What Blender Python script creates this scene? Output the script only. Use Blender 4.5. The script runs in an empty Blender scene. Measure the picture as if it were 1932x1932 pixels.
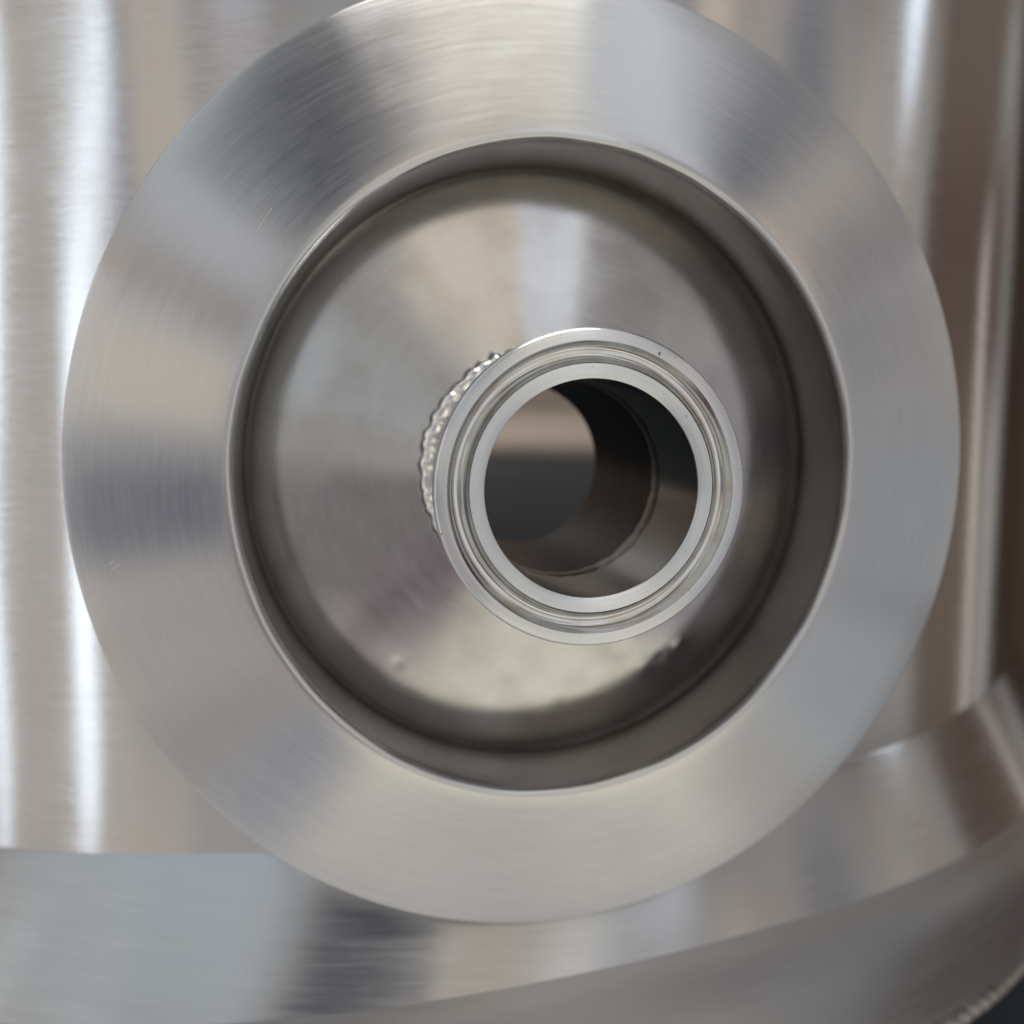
import bpy, bmesh, math, random
from mathutils import Vector, Matrix, Quaternion, noise as mnoise

scene = bpy.context.scene
PI = math.pi
random.seed(7)
MM = 0.001

# ------------------------------------------------------------------ camera
# World frame: the nozzle axis runs along Y (the viewer is at -Y), Z is up,
# the plane of the cover's outer edge is y = 0.  Metres.
cam_data = bpy.data.cameras.new("camera")
cam = bpy.data.objects.new("camera", cam_data)
scene.collection.objects.link(cam)
YAW, PITCH = 0.1815, 0.1161
Ry = Matrix(((math.cos(YAW), 0, math.sin(YAW)), (0, 1, 0), (-math.sin(YAW), 0, math.cos(YAW))))
Rx = Matrix(((1, 0, 0), (0, math.cos(PITCH), -math.sin(PITCH)), (0, math.sin(PITCH), math.cos(PITCH))))
O2C = Rx @ Ry                                   # nozzle frame -> camera frame
W2O = Matrix(((1, 0, 0), (0, 0, 1), (0, -1, 0)))  # world -> nozzle frame
Rcam = (O2C @ W2O).transposed()
cam.matrix_world = Matrix.Translation(Vector((-41.566, -189.358, 15.112)) * MM) @ Rcam.to_4x4()
cam_data.sensor_width = 36.0
cam_data.sensor_fit = 'HORIZONTAL'
cam_data.lens = 36.0 * 1925.0 / 1932.0
cam_data.clip_start = 0.01
cam_data.clip_end = 100.0
cam_data.dof.use_dof = True
cam_data.dof.focus_distance = 0.163
cam_data.dof.aperture_fstop = 10.0
cam_data.dof.aperture_blades = 0
scene.camera = cam

# ------------------------------------------------------------------ render settings
scene.render.engine = 'CYCLES'
scene.cycles.use_denoising = True
scene.cycles.max_bounces = 10
scene.cycles.glossy_bounces = 8
scene.cycles.diffuse_bounces = 3
scene.cycles.caustics_reflective = True
scene.cycles.blur_glossy = 0.3
scene.view_settings.view_transform = 'Standard'
scene.view_settings.look = 'None'
scene.view_settings.exposure = 0.0
scene.view_settings.gamma = 1.0
scene.view_settings.use_curve_mapping = False


def nd(nt, kind, **kw):
    n = nt.nodes.new(kind)
    for k, v in kw.items():
        setattr(n, k, v)
    return n


def mth(nt, op, a, b=None, c=None, clamp=False):
    n = nt.nodes.new('ShaderNodeMath')
    n.operation = op
    n.use_clamp = clamp
    for i, x in enumerate((a, b, c)):
        if x is None:
            continue
        if isinstance(x, (int, float)):
            n.inputs[i].default_value = x
        else:
            nt.links.new(x, n.inputs[i])
    return n.outputs[0]


# ------------------------------------------------------------------ world: invented surroundings that shape the reflections in the steel
world = bpy.data.worlds.new("World")
scene.world = world
world.use_nodes = True
wt = world.node_tree
wb = wt.nodes["Background"]
wtc = nd(wt, 'ShaderNodeTexCoord')
wsp = nd(wt, 'ShaderNodeSeparateXYZ')
wt.links.new(wtc.outputs['Generated'], wsp.inputs[0])
w_az = mth(wt, 'MULTIPLY', mth(wt, 'ARCTAN2', wsp.outputs[0], mth(wt, 'MULTIPLY', wsp.outputs[1], -1.0)), 180 / PI)
w_el = mth(wt, 'MULTIPLY', mth(wt, 'ARCSINE', wsp.outputs[2]), 180 / PI)
wn = nd(wt, 'ShaderNodeTexNoise')
wn.inputs['Scale'].default_value = 5.0
wn.inputs['Detail'].default_value = 3.0
wt.links.new(wtc.outputs['Generated'], wn.inputs['Vector'])


def edge(v, lo, hi, s):
    """1 between lo and hi, falling off softly over s degrees outside."""
    m = None
    for a, b in ((lo - s / 2, lo + s / 2), (hi + s / 2, hi - s / 2)):
        r = nd(wt, 'ShaderNodeMapRange', interpolation_type='SMOOTHSTEP')
        if a < b:
            r.inputs['From Min'].default_value, r.inputs['From Max'].default_value = a, b
        else:
            r.inputs['From Min'].default_value, r.inputs['From Max'].default_value = b, a
            r.inputs['To Min'].default_value, r.inputs['To Max'].default_value = 1.0, 0.0
        wt.links.new(v, r.inputs['Value'])
        m = r.outputs[0] if m is None else mth(wt, 'MULTIPLY', m, r.outputs[0])
    return m


# patches made up for the reflections they give: (azimuth from, to, elevation from, to, softness az, el, colour)
# azimuth 0 looks from the vessel at the viewer, + to the right; degrees
REFL_PATCHES = [
    (-180, 180, 56, 91, 1, 12, (0.55, 0.53, 0.50)),      # ceiling
    (-180, 180, -91, -44, 1, 8, (0.60, 0.57, 0.545)),     # floor
    (-16, 42, -46, -25, 8, 5, (1.02, 0.94, 0.77)),       # floor, brightened for the lower side of the cone
    (-26, -4, -31, -21, 7, 5, (0.50, 0.43, 0.41)),
    (-21, 2, -19, -4, 5, 5, (0.27, 0.235, 0.235)),       # added dark patch towards the viewer
    (-10, 3, -24, -15, 4, 4, (0.16, 0.115, 0.14)),
    (6, 26, -13, 8, 4, 6, (0.80, 0.79, 0.75)),
    (-22, -12, 3, 15, 4, 4, (0.56, 0.575, 0.59)),
    (26, 46, -24, 26, 6, 5, (0.40, 0.365, 0.38)),
    (-6, 21.5, 14, 60, 4, 5, (0.92, 0.80, 0.67)),        # bright beige wall behind the viewer
    (-5, 21.5, 31, 60, 5, 7, (0.72, 0.66, 0.55)),
    (-4, 12, 31, 40, 6, 4, (0.50, 0.46, 0.42)),
    (21.5, 32, 30, 60, 1.6, 6, (0.78, 0.79, 0.82)),      # added white patches
    (31, 38.5, 28, 60, 3, 6, (1.08, 1.09, 1.16)),
    (10.5, 19.4, 13, 31, 2.5, 4, (0.98, 0.99, 1.04)),
    (19.4, 45, 8, 27, 1.0, 4, (0.38, 0.35, 0.345)),
    (39.5, 54, 38, 60, 1.5, 8, (0.40, 0.395, 0.39)),     # added grey and dark patches on the right
    (39.5, 56, 28.5, 40, 4, 4, (0.19, 0.20, 0.235)),
    (40, 62, 12, 27, 4, 4, (0.52, 0.45, 0.40)),
    (53, 62, 4, 24, 4, 6, (0.26, 0.26, 0.29)),
    (51, 70, -22, 4, 5, 8, (0.37, 0.385, 0.405)),
    (48, 66, -36, -20, 5, 6, (0.52, 0.55, 0.58)),
    (-26, -6.5, 33, 58, 4, 5, (0.175, 0.17, 0.185)),     # added tall dark patches on the left
    (-31, -26, 27, 40, 3, 6, (0.38, 0.375, 0.38)),
    (-30, -13, 25, 47, 4, 4, (0.07, 0.075, 0.10)),
    (-37.5, -30, 20, 28, 3, 2, (0.82, 0.83, 0.93)),      # added pale patch
    (-45, -30, 12, 17, 5, 3, (0.52, 0.51, 0.53)),
    (-50, -28, 2, 12, 5, 3.5, (0.80, 0.71, 0.59)),       # added warm bright patch
    (-52, -28, -13, -2, 7, 7, (0.165, 0.165, 0.205)),      # added dark patch below it
    (-48, -28, -30, -15, 6, 5, (0.52, 0.48, 0.46)),
    (-42, -30, -38, -31, 5, 4, (0.40, 0.385, 0.36)),
    (-34, -22, -47, -37, 5, 5, (0.27, 0.305, 0.40)),
    (-54, -50, 3, 16, 3, 8, (0.33, 0.31, 0.33)),
    (-90, -54, -60, 40, 3, 12, (0.60, 0.545, 0.49)),     # pale wall on the left
    (-50, -42, 8, 22, 3, 5, (0.70, 0.60, 0.50)),
    (-95, -36, 31, 60, 6, 6, (0.64, 0.695, 0.735)),
    (67, 72, 0, 40, 4, 8, (0.56, 0.48, 0.41)),           # added brown patches on the right
    (74, 81, 0, 40, 3, 8, (0.40, 0.33, 0.27)),
    (86, 108, -22, 40, 5, 8, (0.19, 0.145, 0.115)),
    (66, 180, 19, 60, 10, 6, (0.17, 0.13, 0.105)),
    (84, 112, 0, 12, 5, 5, (0.13, 0.085, 0.07)),
    (-41, -29, 14, 18.5, 3, 2, (0.33, 0.27, 0.26)),
    (37.5, 43.5, 12, 24, 2, 4, (0.95, 0.80, 0.62)),
    (-57, -45, -32, -15, 4, 4, (0.64, 0.58, 0.50)),
    (70, 180, -60, -18, 8, 6, (0.11, 0.085, 0.07)),
    (114, 190, -80, 60, 9, 20, (0.045, 0.029, 0.021)),   # added dark brown patch on the far right
]
w_col = nd(wt, 'ShaderNodeRGB').outputs[0]
w_col.default_value = (0.46, 0.44, 0.42, 1)
for (a0, a1, e0, e1, sa, se, c) in REFL_PATCHES:
    mk = edge(w_el, e0, e1, se)
    if a1 - a0 < 359:
        mk = mth(wt, 'MULTIPLY', mk, edge(w_az, a0, a1, sa))
    mx = nd(wt, 'ShaderNodeMix', data_type='RGBA')
    wt.links.new(mk, mx.inputs['Factor'])
    wt.links.new(w_col, mx.inputs['A'])
    mx.inputs['B'].default_value = (*c, 1)
    w_col = mx.outputs['Result']
wv = nd(wt, 'ShaderNodeVectorMath', operation='SCALE')
wt.links.new(w_col, wv.inputs[0])
wt.links.new(mth(wt, 'MULTIPLY_ADD', wn.outputs['Fac'], 0.3, 0.85), wv.inputs['Scale'])
wt.links.new(wv.outputs[0], wb.inputs['Color'])
wb.inputs['Strength'].default_value = 1.0


# ------------------------------------------------------------------ lamps: strip lights set for the wall streaks, and an added interior fill
def strip(name, az, el, width, height, power, color, dist=1.2, roll=0.0):
    ld = bpy.data.lights.new(name, 'AREA')
    ld.shape = 'RECTANGLE'
    ld.size, ld.size_y = width, height
    ld.energy = power
    ld.color = color
    o = bpy.data.objects.new(name, ld)
    scene.collection.objects.link(o)
    a, e = math.radians(az), math.radians(el)
    d = Vector((math.sin(a) * math.cos(e), -math.cos(a) * math.cos(e), math.sin(e)))
    o.location = d * dist
    o.rotation_euler = ((-d).to_track_quat('-Z', 'Y') @ Quaternion((0, 0, 1), math.radians(roll))).to_euler()
    return o


strip('strip_light', -75.5, 10.5, 0.11, 1.0, 1.0, (0.76, 0.87, 1.0), 2.5, -10)
strip('strip_light', -79.0, -12.0, 0.09, 1.0, 0.60, (0.76, 0.87, 1.0), 2.5, 0)
strip('strip_light', -59.5, 10.5, 0.14, 1.0, 1.1, (0.76, 0.87, 1.0), 2.5, -21)
strip('strip_light', -63.3, -12.0, 0.13, 1.0, 0.9, (0.78, 0.88, 1.0), 2.5, 0)
strip('strip_light', 82, 27.5, 0.14, 0.95, 1.1, (0.76, 0.87, 1.0), 2.5, -4)
strip('strip_light', 104.5, -6, 0.10, 1.35, 0.26, (1.0, 0.95, 0.86), 2.5, 2)
strip('added_interior_fill', 0, 74, 0.9, 0.6, 12.0, (1.0, 0.95, 0.88), 1.6)  # added overhead lamp that brightens the inside of the vessel

# ------------------------------------------------------------------ helpers
def link(o, parent=None):
    scene.collection.objects.link(o)
    if parent is not None:
        o.parent = parent
    return o


def mesh_obj(name, bm, mat, parent=None, smooth=True):
    me = bpy.data.meshes.new(name)
    bmesh.ops.recalc_face_normals(bm, faces=bm.faces)
    bm.to_mesh(me)
    bm.free()
    for p in me.polygons:
        p.use_smooth = smooth
    me.set_sharp_from_angle(angle=math.radians(38))
    me.materials.append(mat)
    return link(bpy.data.objects.new(name, me), parent)


def thing(name, label, cat, loc=(0, 0, 0), rot=(0, 0, 0)):
    o = bpy.data.objects.new(name, None)
    o.empty_display_size = 0.01
    o.location = loc
    o.rotation_euler = rot
    o["label"] = label
    o["category"] = cat
    return link(o)


def smooth_profile(pts, n=6):
    """Catmull-Rom through (r, z) points, in mm."""
    out = []
    P = [pts[0]] + list(pts) + [pts[-1]]
    for i in range(1, len(P) - 2):
        p0, p1, p2, p3 = P[i - 1], P[i], P[i + 1], P[i + 2]
        for k in range(n):
            t = k / n
            out.append(tuple(0.5 * (2 * p1[j] + (p2[j] - p0[j]) * t + (2 * p0[j] - 5 * p1[j] + 4 * p2[j] - p3[j]) * t * t
                                    + (3 * p1[j] - p0[j] - 3 * p2[j] + p3[j]) * t ** 3) for j in (0, 1)))
    out.append(tuple(pts[-1]))
    return out


def lathe(profile, seg=256, ex=1.0, closed=False, wob=None):
    """Revolve (r, z) points (mm) round local Z; ex squeezes x; wob(ang, i) -> (dr, dz) mm."""
    bm = bmesh.new()
    rings = []
    for i, (r, z) in enumerate(profile):
        ring = []
        for k in range(seg):
            a = 2 * PI * k / seg
            dr, dz = wob(a, i) if wob else (0, 0)
            ring.append(bm.verts.new(((r + dr) * math.cos(a) * ex * MM, (r + dr) * math.sin(a) * MM, (z + dz) * MM)))
        rings.append(ring)
    n = len(rings)
    for i in range(n if closed else n - 1):
        A, B = rings[i], rings[(i + 1) % n]
        for k in range(seg):
            bm.faces.new((A[k], A[(k + 1) % seg], B[(k + 1) % seg], B[k]))
    return bm


def weld_ring(R, z, rad, n, seed, squash=0.8, skew=0.0):
    """A bead of overlapping ripples laid round local Z."""
    bm = bmesh.new()
    NU, NV = n * 12, 18
    g = []
    for u in range(NU):
        a = 2 * PI * u / NU
        ph = (a / (2 * PI) * n + 0.4 * mnoise.noise(Vector((3 * math.cos(a), 3 * math.sin(a), seed)))) % 1.0
        nn = mnoise.noise(Vector((9 * math.cos(a), 9 * math.sin(a), seed + 5)))
        row = []
        for v in range(NV):
            b = 2 * PI * v / NV
            sh = (ph + 0.25 * abs(math.sin(b))) % 1.0
            rr = rad * (0.84 + 0.18 * abs(math.sin(PI * sh)) ** 0.75 + 0.26 * nn)
            rr += 0.025 * rad * mnoise.noise(Vector((a * 14, b * 1.5, seed)))
            row.append(bm.verts.new(((R + 0.25 * nn + rr * math.cos(b)) * math.cos(a) * MM, (R + 0.25 * nn + rr * math.cos(b)) * math.sin(a) * MM, (z + rr * squash * math.sin(b) + skew * R * math.cos(a)) * MM)))
        g.append(row)
    for u in range(NU):
        for v in range(NV):
            bm.faces.new((g[u][v], g[(u + 1) % NU][v], g[(u + 1) % NU][(v + 1) % NV], g[u][(v + 1) % NV]))
    return bm



# ------------------------------------------------------------------ materials
def steel(name, base=(0.588, 0.6, 0.608), rough=0.22, aniso=0.0, mode='ring', fine=(7.0, 3500.0), coarse=(3.0, 500.0),
          bump=0.12, rvar=0.07, cvar=0.1, stain=None, bdist=0.00005, spec_dirt=0.0, scratches=(), patch=0.05):
    """Brushed stainless steel. mode ring: brushing runs round local Z on a face turned in a lathe;
    mode wall: brushing runs round the body of a cylinder standing on local Z."""
    m = bpy.data.materials.new(name)
    m.use_nodes = True
    nt = m.node_tree
    nt.nodes.clear()
    L = nt.links.new
    out = nd(nt, 'ShaderNodeOutputMaterial')
    b = nd(nt, 'ShaderNodeBsdfPrincipled')
    L(b.outputs[0], out.inputs[0])
    b.inputs['Metallic'].default_value = 1.0
    tc = nd(nt, 'ShaderNodeTexCoord')
    sp = nd(nt, 'ShaderNodeSeparateXYZ')
    L(tc.outputs['Object'], sp.inputs[0])
    x, y, z = sp.outputs
    r = mth(nt, 'SQRT', mth(nt, 'ADD', mth(nt, 'MULTIPLY', x, x), mth(nt, 'MULTIPLY', y, y)))
    rs = mth(nt, 'MAXIMUM', r, 1e-5)
    cx, cy = mth(nt, 'DIVIDE', x, rs), mth(nt, 'DIVIDE', y, rs)
    along = mth(nt, 'ADD', r, z) if mode == 'ring' else z

    def grain(a, f, detail=3.0, off=0.0):
        cb = nd(nt, 'ShaderNodeCombineXYZ')
        L(mth(nt, 'MULTIPLY', cx, a), cb.inputs[0])
        L(mth(nt, 'MULTIPLY', cy, a), cb.inputs[1])
        L(mth(nt, 'MULTIPLY_ADD', along, f, off), cb.inputs[2])
        n = nd(nt, 'ShaderNodeTexNoise')
        n.inputs['Scale'].default_value = 1.0
        n.inputs['Detail'].default_value = detail
        L(cb.outputs[0], n.inputs['Vector'])
        return n.outputs['Fac']

    g1 = grain(*fine)
    g2 = grain(*coarse, detail=4.0, off=3.7)
    blot = nd(nt, 'ShaderNodeTexNoise')
    blot.inputs['Scale'].default_value = 45.0
    blot.inputs['Detail'].default_value = 5.0
    L(tc.outputs['Object'], blot.inputs['Vector'])
    mix = mth(nt, 'ADD', mth(nt, 'MULTIPLY', mth(nt, 'SUBTRACT', g1, 0.5), 0.6),
              mth(nt, 'ADD', mth(nt, 'MULTIPLY', mth(nt, 'SUBTRACT', g2, 0.5), 0.6),
                  mth(nt, 'MULTIPLY', mth(nt, 'SUBTRACT', blot.outputs['Fac'], 0.5), 0.5)))
    val = mth(nt, 'MULTIPLY_ADD', mix, 2 * cvar, 1.0)
    hs = nd(nt, 'ShaderNodeVectorMath', operation='SCALE')
    hs.inputs[0].default_value = base
    L(val, hs.inputs['Scale'])
    col = hs.outputs[0]
    if stain is not None:
        sc, amt, tint = stain
        sn = nd(nt, 'ShaderNodeTexNoise')
        sn.inputs['Scale'].default_value = sc
        sn.inputs['Detail'].default_value = 4.0
        L(tc.outputs['Object'], sn.inputs['Vector'])
        mr = nd(nt, 'ShaderNodeMapRange')
        mr.inputs['From Min'].default_value = 0.42
        mr.inputs['From Max'].default_value = 0.68
        mr.inputs['To Max'].default_value = amt
        L(sn.outputs['Fac'], mr.inputs['Value'])
        mx = nd(nt, 'ShaderNodeMix', data_type='RGBA')
        L(mr.outputs[0], mx.inputs['Factor'])
        L(col, mx.inputs['A'])
        mx.inputs['B'].default_value = (*tint, 1)
        col = mx.outputs['Result']
    if spec_dirt > 0:                            # small dark pits
        v = nd(nt, 'ShaderNodeTexNoise')
        v.inputs['Scale'].default_value = 900.0
        v.inputs['Detail'].default_value = 1.0
        L(tc.outputs['Object'], v.inputs['Vector'])
        mr = nd(nt, 'ShaderNodeMapRange')
        mr.inputs['From Min'].default_value = 0.77
        mr.inputs['From Max'].default_value = 0.82
        mr.inputs['To Max'].default_value = spec_dirt
        L(v.outputs['Fac'], mr.inputs['Value'])
        mx = nd(nt, 'ShaderNodeMix', data_type='RGBA')
        L(mr.outputs[0], mx.inputs['Factor'])
        L(col, mx.inputs['A'])
        mx.inputs['B'].default_value = (0.05, 0.045, 0.04, 1)
        col = mx.outputs['Result']
    rgh = mth(nt, 'MULTIPLY_ADD', mix, 2 * rvar, rough, clamp=True)
    pn = nd(nt, 'ShaderNodeTexNoise')              # handling marks: patches a little duller or brighter than the rest
    pn.inputs['Scale'].default_value = 28.0
    pn.inputs['Detail'].default_value = 6.0
    pn.inputs['Roughness'].default_value = 0.65
    pn.inputs['Distortion'].default_value = 0.6
    L(tc.outputs['Object'], pn.inputs['Vector'])
    rgh = mth(nt, 'ADD', rgh, mth(nt, 'MULTIPLY', mth(nt, 'SUBTRACT', pn.outputs['Fac'], 0.5), patch), clamp=True)
    for (x0, y0, x1, y1, w, bright) in scratches:  # short straight scratches, mm in the face
        ln = math.hypot(x1 - x0, y1 - y0)
        ux, uy = (x1 - x0) / ln, (y1 - y0) / ln
        dx, dy = mth(nt, 'SUBTRACT', x, x0 * MM), mth(nt, 'SUBTRACT', y, y0 * MM)
        t = mth(nt, 'ADD', mth(nt, 'MULTIPLY', dx, ux), mth(nt, 'MULTIPLY', dy, uy))
        p = mth(nt, 'ABSOLUTE', mth(nt, 'SUBTRACT', mth(nt, 'MULTIPLY', dx, uy), mth(nt, 'MULTIPLY', dy, ux)))
        k = mth(nt, 'MULTIPLY', mth(nt, 'LESS_THAN', p, w * MM), mth(nt, 'MULTIPLY', mth(nt, 'GREATER_THAN', t, 0.0), mth(nt, 'LESS_THAN', t, ln * MM)))
        mx = nd(nt, 'ShaderNodeMix', data_type='RGBA')
        L(k, mx.inputs['Factor'])
        L(col, mx.inputs['A'])
        mx.inputs['B'].default_value = (bright, bright, bright, 1)
        col = mx.outputs['Result']
        rgh = mth(nt, 'MULTIPLY_ADD', k, 0.3, rgh, clamp=True)
    L(col, b.inputs['Base Color'])
    L(rgh, b.inputs['Roughness'])
    if aniso:
        b.inputs['Anisotropic'].default_value = aniso
        b.inputs['Anisotropic Rotation'].default_value = 0.25
        t = nd(nt, 'ShaderNodeTangent', direction_type='RADIAL', axis='Z')
        L(t.outputs[0], b.inputs['Tangent'])
    if bump:
        bp = nd(nt, 'ShaderNodeBump')
        bp.inputs['Strength'].default_value = bump
        bp.inputs['Distance'].default_value = bdist
        L(mth(nt, 'ADD', g1, mth(nt, 'MULTIPLY', g2, 0.7)), bp.inputs['Height'])
        L(bp.outputs[0], b.inputs['Normal'])
    return m


SCR = [(-49.6, 46.6, -52.4, 42.4, 0.07, 0.78), (-48.2, 40.0, -52.6, 34.0, 0.05, 0.75), (-70.0, 24.0, -71.6, 18.0, 0.05, 0.75),
       (-79.6, -15.0, -78.6, -14.4, 0.12, 0.8), (-79.2, -15.9, -77.6, -15.0, 0.09, 0.8), (-53.2, 7.6, -52.8, 8.6, 0.12, 0.9),
       (30.0, 68.0, 33.5, 66.0, 0.05, 0.8)]
M_collar = steel('brushed_collar_steel', rough=0.185, aniso=0.92, fine=(9.0, 6500.0), coarse=(5.0, 1500.0), rvar=0.04, cvar=0.08, patch=0.12, scratches=SCR)
M_recess = steel('shaded_recess_steel', base=(0.205, 0.19, 0.17), rough=0.22, aniso=0.4)  # base darkened to stand in for the shade inside the recess
M_cone = steel('spun_cone_steel', rough=0.125, aniso=0.88, fine=(9.0, 5000.0), coarse=(4.0, 900.0), rvar=0.05, stain=(75.0, 0.4, (0.36, 0.345, 0.33)))
M_face = steel('turned_ferrule_steel', base=(0.70, 0.73, 0.75), rough=0.28, aniso=0.95, fine=(1.2, 5200.0), coarse=(1.5, 2600.0), bump=0.3, rvar=0.04, cvar=0.2, spec_dirt=0.8)
M_groove = steel('groove_steel', base=(0.62, 0.63, 0.63), rough=0.06, fine=(3.0, 3000.0), stain=(260.0, 0.35, (0.46, 0.39, 0.3)))
M_tube = steel('drawn_tube_steel', base=(0.55, 0.54, 0.52), rough=0.25, aniso=0.3, mode='wall')
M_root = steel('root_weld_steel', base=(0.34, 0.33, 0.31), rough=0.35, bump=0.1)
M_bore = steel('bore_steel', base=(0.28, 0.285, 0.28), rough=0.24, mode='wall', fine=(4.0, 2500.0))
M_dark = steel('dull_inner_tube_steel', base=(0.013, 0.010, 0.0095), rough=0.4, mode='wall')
M_weld = steel('weld_steel', base=(0.88, 0.875, 0.86), rough=0.2, bump=0.1, stain=(250.0, 0.25, (0.42, 0.4, 0.37)))
M_baseweld = steel('dull_weld_steel', base=(0.5, 0.49, 0.47), rough=0.4, bump=0.1, stain=(300.0, 0.6, (0.2, 0.18, 0.17)))
M_wall = steel('brushed_vessel_steel', rough=0.16, aniso=0.95, mode='wall', fine=(60.0, 3500.0), coarse=(25.0, 900.0), bump=0.25)
M_dish = steel('brushed_dish_steel', base=(0.5, 0.51, 0.515), rough=0.21, aniso=0.82, mode='wall', fine=(20.0, 2500.0), coarse=(6.0, 500.0))
M_inner = steel('inner_wall_steel', base=(0.6, 0.52, 0.46), rough=0.75, mode='wall', bump=0)
M_skirt = steel('dark_reflection_steel', base=(0.34, 0.34, 0.345), rough=0.36, mode='wall', fine=(20.0, 2500.0), coarse=(6.0, 500.0))  # a dark reflection on the base ring, put into the base colour
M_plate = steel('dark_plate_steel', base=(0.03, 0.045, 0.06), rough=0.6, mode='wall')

# ------------------------------------------------------------------ the vessel behind the cover
RB, CY = 222.0, 234.0                            # body radius and axis position, mm
vessel = thing('steel_vessel', 'large upright brushed steel vessel filling the background behind the round cover', 'vessel', (0, CY * MM, 0))


def sk(z):                                       # the fold is not quite level: it rises to the right
    return min(1.0, max(0.0, (20 - z) / 94.0)) * (1.0 - min(1.0, max(0.0, (-76 - z) / 23.0)))


def spread(px, py, z):                           # the flared base grows wider and deeper towards the left
    if z < -76.0:
        u = min(1.0, max(0.0, (70.0 - px) / 270.0))
        k = 1.0 + 0.72 * u * u * (3 - 2 * u)
        r = math.hypot(px, py)
        f = (RB + (r - RB) * k) / r if r > RB else 1.0
        px, py, z = px * f, py * f, -76.0 + (z + 76.0) * k
    return (px * MM, py * MM, z * MM)


def revolve_body(profile, hole=False, seg=720, back=True):
    """Profile of (r, z) mm round the vessel axis; z <= -60 follows the slightly skewed seam."""
    bm = bmesh.new()
    rings = []
    for (r, z) in profile:
        ring = []
        for k in range(seg):
            a = 2 * PI * k / seg
            px, py = r * math.sin(a), -r * math.cos(a)
            zz = z + 0.05 * max(-200, min(200, px)) * sk(z)
            ring.append(bm.verts.new(spread(px, py, zz)))
        rings.append(ring)
    for i in range(len(rings) - 1):
        A, B = rings[i], rings[i + 1]
        for k in range(seg):
            vs = (A[k], A[(k + 1) % seg], B[(k + 1) % seg], B[k])
            if hole and all(v.co.y < 0 and math.hypot(v.co.x, v.co.z) < 83.0 * MM for v in vs):
                continue
            bm.faces.new(vs)
    return bm


prof = [(RB, z) for z in range(150, -60, -3)] + [(RB, z) for z in (-62, -66, -71.0, -76.0)]
bm = revolve_body(prof, hole=True)
wall = mesh_obj('vessel_wall', bm, M_wall, vessel)
sol = wall.modifiers.new('thickness', 'SOLIDIFY')
sol.thickness = 0.002
sol.offset = -1
sol.use_rim = False
flare_prof = smooth_profile([(RB, -76.0), (RB + 0.9, -77.2), (RB + 4.5, -82.6), (RB + 8, -88.0), (RB + 12, -94.2), (RB + 14.2, -97.7)], 6)
flare = mesh_obj('flared_base', revolve_body(flare_prof, hole=True), M_dish, vessel)
ring_prof = smooth_profile([(RB + 14.2, -97.7), (RB + 16.2, -101.4), (RB + 17.6, -106.0), (RB + 18.3, -112.0), (RB + 18.4, -120), (RB + 18.1, -128), (RB + 18.0, -135)], 6)
mesh_obj('base_ring', revolve_body(ring_prof), M_skirt, vessel)
skirt_prof = smooth_profile([(RB + 18.0, -135), (RB + 17.8, -138), (RB + 17.8, -143), (RB + 17.8, -190)], 6)
mesh_obj('base_skirt', revolve_body(skirt_prof), M_plate, vessel)
bw = mesh_obj('base_weld', weld_ring(RB + 18.6, -135.5, 1.9, 310, 4.2, 0.9, 0.0), M_baseweld, vessel)
for v in bw.data.vertices:
    v.co = spread(v.co.x / MM, v.co.y / MM, v.co.z / MM)
# what shows through the open nozzle: the far inner wall, bulged to catch a bright band, and a dark inner floor
lin = [(RB - 3.0, z) for z in range(118, -24, -6)]
bm = bmesh.new()
rows = []
for (r, z) in smooth_profile([(RB - 3, 118), (RB - 3, 40), (RB - 3, 16), (RB - 3, 4), (RB - 5, -4), (RB - 9, -14), (RB - 10, -20), (RB - 9, -25.9)], 5):
    rows.append([bm.verts.new((r * math.sin(a_ * PI / 90) * MM, r * math.cos(a_ * PI / 90) * MM, z * MM)) for a_ in range(-50, 51)])
for i in range(len(rows) - 1):
    for k in range(100):
        bm.faces.new((rows[i][k], rows[i][k + 1], rows[i + 1][k + 1], rows[i + 1][k]))
mesh_obj('inner_wall', bm, M_inner, vessel)
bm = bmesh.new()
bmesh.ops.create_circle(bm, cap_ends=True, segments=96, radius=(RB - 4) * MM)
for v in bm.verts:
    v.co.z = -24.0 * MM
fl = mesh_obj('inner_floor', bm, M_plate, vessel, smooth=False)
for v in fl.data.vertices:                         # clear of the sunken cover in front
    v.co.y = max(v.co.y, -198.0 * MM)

# ------------------------------------------------------------------ the round cover with its nozzle
cover = thing('round_cover', 'round brushed steel cover with conical collar, sunken ring and short open pipe nozzle', 'cover',
              (0, 0, 0), (PI / 2, 0, 0))        # local Z points at the viewer; z = s + 34
EX = 0.9625


def S(*pts):
    return [(r, s + 34.0) for r, s in pts]


collar_prof = S((59.5, -27.4), (59.65, -26.95), (60.0, -26.6), (60.6, -26.45), (61.6, -26.6), (64, -27.2), (67, -27.95), (72, -29.3), (78, -30.9), (84, -32.5), (89.6, -34.0), (90.15, -34.2), (90.3, -34.5), (90.3, -38), (90.3, -75))


def lip(a, i):                                   # the inner edge was dressed by hand: not a perfect circle
    p = Vector((2.2 * math.cos(a), 2.2 * math.sin(a), 0.4))
    q = Vector((6.5 * math.cos(a), 6.5 * math.sin(a), 7.7))
    w = 0.42 * mnoise.noise(p) + 0.22 * mnoise.noise(q)
    return (w * max(0.0, 1 - i / 7.0), -0.25 * abs(w) * max(0.0, 1 - i / 5.0))


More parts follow.
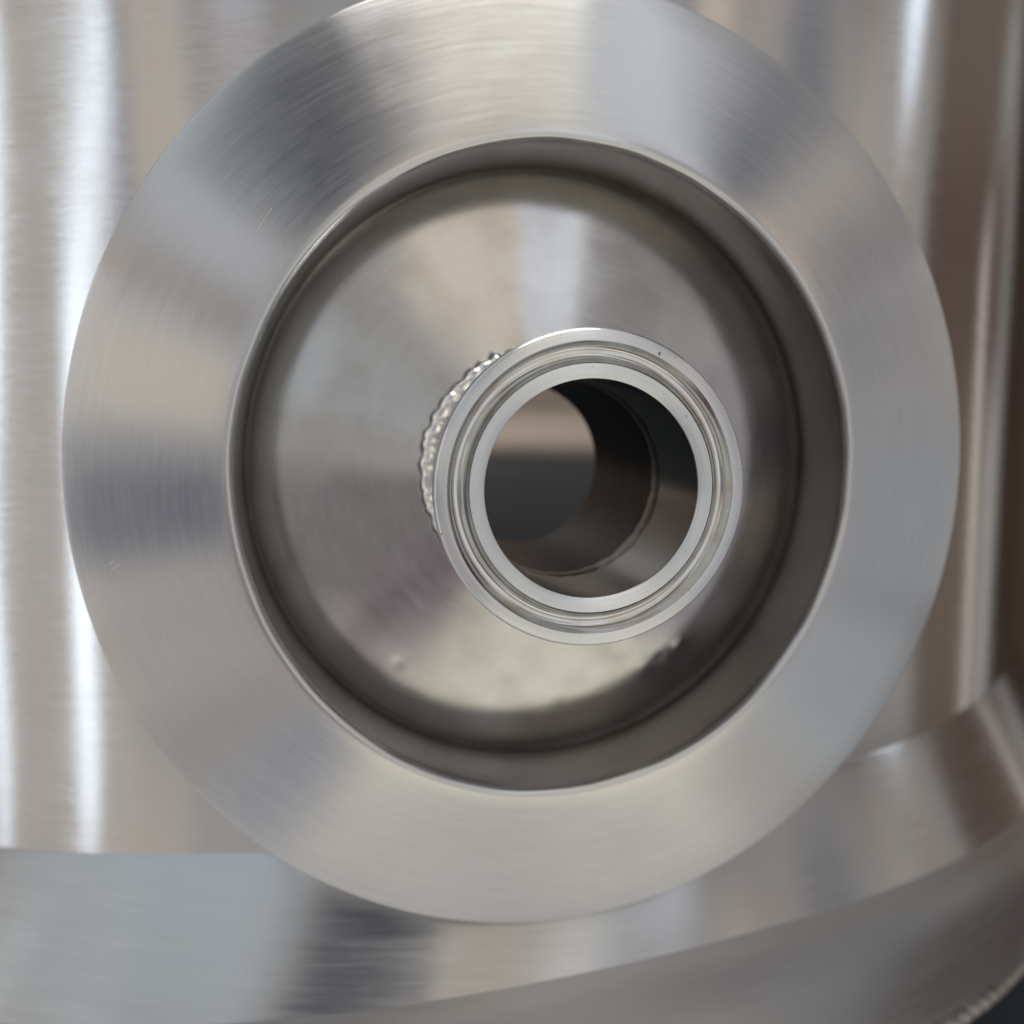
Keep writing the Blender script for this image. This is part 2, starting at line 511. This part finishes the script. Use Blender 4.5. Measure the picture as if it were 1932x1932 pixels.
SPOTS = ((31.0, -36.8, 1.1, 0.13), (23.5, -41.0, 1.6, 0.06), (27.0, -39.6, 1.2, -0.05), (-29.0, -38.0, 1.3, -0.04), (-14.8, 45.6, 0.8, -0.03),
         (-1.0, -43.0, 3.0, 0.07), (-6.0, -41.0, 2.6, -0.06), (9.0, -42.0, 2.6, -0.07), (4.0, -45.5, 2.2, 0.05), (14.0, -40.5, 2.4, 0.05), (18.0, -37.5, 2.0, -0.04))


def dent(a, i):                                  # slight unevenness of the pressed cover, weld spatter and small knocks
    r = cone_prof[min(i, len(cone_prof) - 1)][0]
    x, y = r * math.cos(a), r * math.sin(a)
    w = mnoise.noise(Vector((x * 0.035, y * 0.035, 1.5)))
    v = mnoise.noise(Vector((x * 0.11, y * 0.11, 4.5)))
    dz = (0.14 * w + 0.03 * v) * min(1.0, max(0.0, (57.5 - r) / 8.0))
    for (sx, sy, sg, h) in SPOTS:
        d2 = (x - sx) ** 2 + (y - sy) ** 2
        if d2 < 9 * sg * sg:
            dz += h * math.exp(-d2 / (sg * sg))
    return (0.0, dz)


mesh_obj('conical_collar', lathe(collar_prof, 320, EX, wob=lip), M_collar, cover)
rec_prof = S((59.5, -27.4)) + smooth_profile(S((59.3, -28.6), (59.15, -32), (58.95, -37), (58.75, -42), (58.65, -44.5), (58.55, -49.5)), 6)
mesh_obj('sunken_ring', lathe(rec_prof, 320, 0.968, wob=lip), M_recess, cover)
cone_prof = smooth_profile(S((58.95, -45.6), (57.9, -45.0), (56.5, -44.5), (54.4, -44.0), (51.8, -43.55), (48.5, -43.05), (45, -42.55), (40, -41.9), (30, -40.6), (24, -39.8), (21, -39.4), (18.6, -39.1)), 9)
mesh_obj('centre_cone', lathe(cone_prof, 560, 0.968, wob=dent), M_cone, cover)

# nozzle: ferrule + tube + weld
ferr_out = S((19.05, -16), (19.05, -14.2), (19.4, -13.0), (20.3, -12.0), (22, -5.2), (24.2, -3.3), (24.9, -2.95), (25.25, -2.6), (25.25, -0.45), (25.05, -0.12), (24.8, 0.0), (23.25, 0.0))
groove = []
g0, g1r, gd = 23.25, 19.85, 1.9
for i in range(25):
    t = i / 24
    r = g0 + (g1r - g0) * t
    groove.append((r, -gd * (1 - abs(2 * t - 1) ** 3.0)))
inner = S((19.75, 0.0), (17.62, 0.0), (17.42, -0.1), (17.36, -0.35))
ferrule = mesh_obj('clamp_ferrule', lathe(ferr_out, 256), M_face, cover)
mesh_obj('gasket_groove', lathe(S(*groove), 256), M_groove, ferrule)
mesh_obj('inner_lip', lathe(inner, 256), M_face, ferrule)
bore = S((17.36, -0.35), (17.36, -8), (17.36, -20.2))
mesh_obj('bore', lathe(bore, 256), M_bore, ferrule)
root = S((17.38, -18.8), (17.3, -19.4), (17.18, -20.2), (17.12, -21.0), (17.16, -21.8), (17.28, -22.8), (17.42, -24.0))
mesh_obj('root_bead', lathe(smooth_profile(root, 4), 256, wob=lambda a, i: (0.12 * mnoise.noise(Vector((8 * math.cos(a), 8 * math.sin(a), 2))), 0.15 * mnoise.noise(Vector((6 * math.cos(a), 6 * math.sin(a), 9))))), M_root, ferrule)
tube = mesh_obj('nozzle_tube', lathe(S((19.05, -16), (19.05, -64), (17.4, -64), (17.4, -22.2)), 192), M_tube, cover)
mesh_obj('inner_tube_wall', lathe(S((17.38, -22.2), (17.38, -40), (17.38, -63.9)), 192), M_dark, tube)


mesh_obj('weld_bead', weld_ring(22.0, -38.9 + 34, 2.3, 46, 1.3), M_weld, tube)
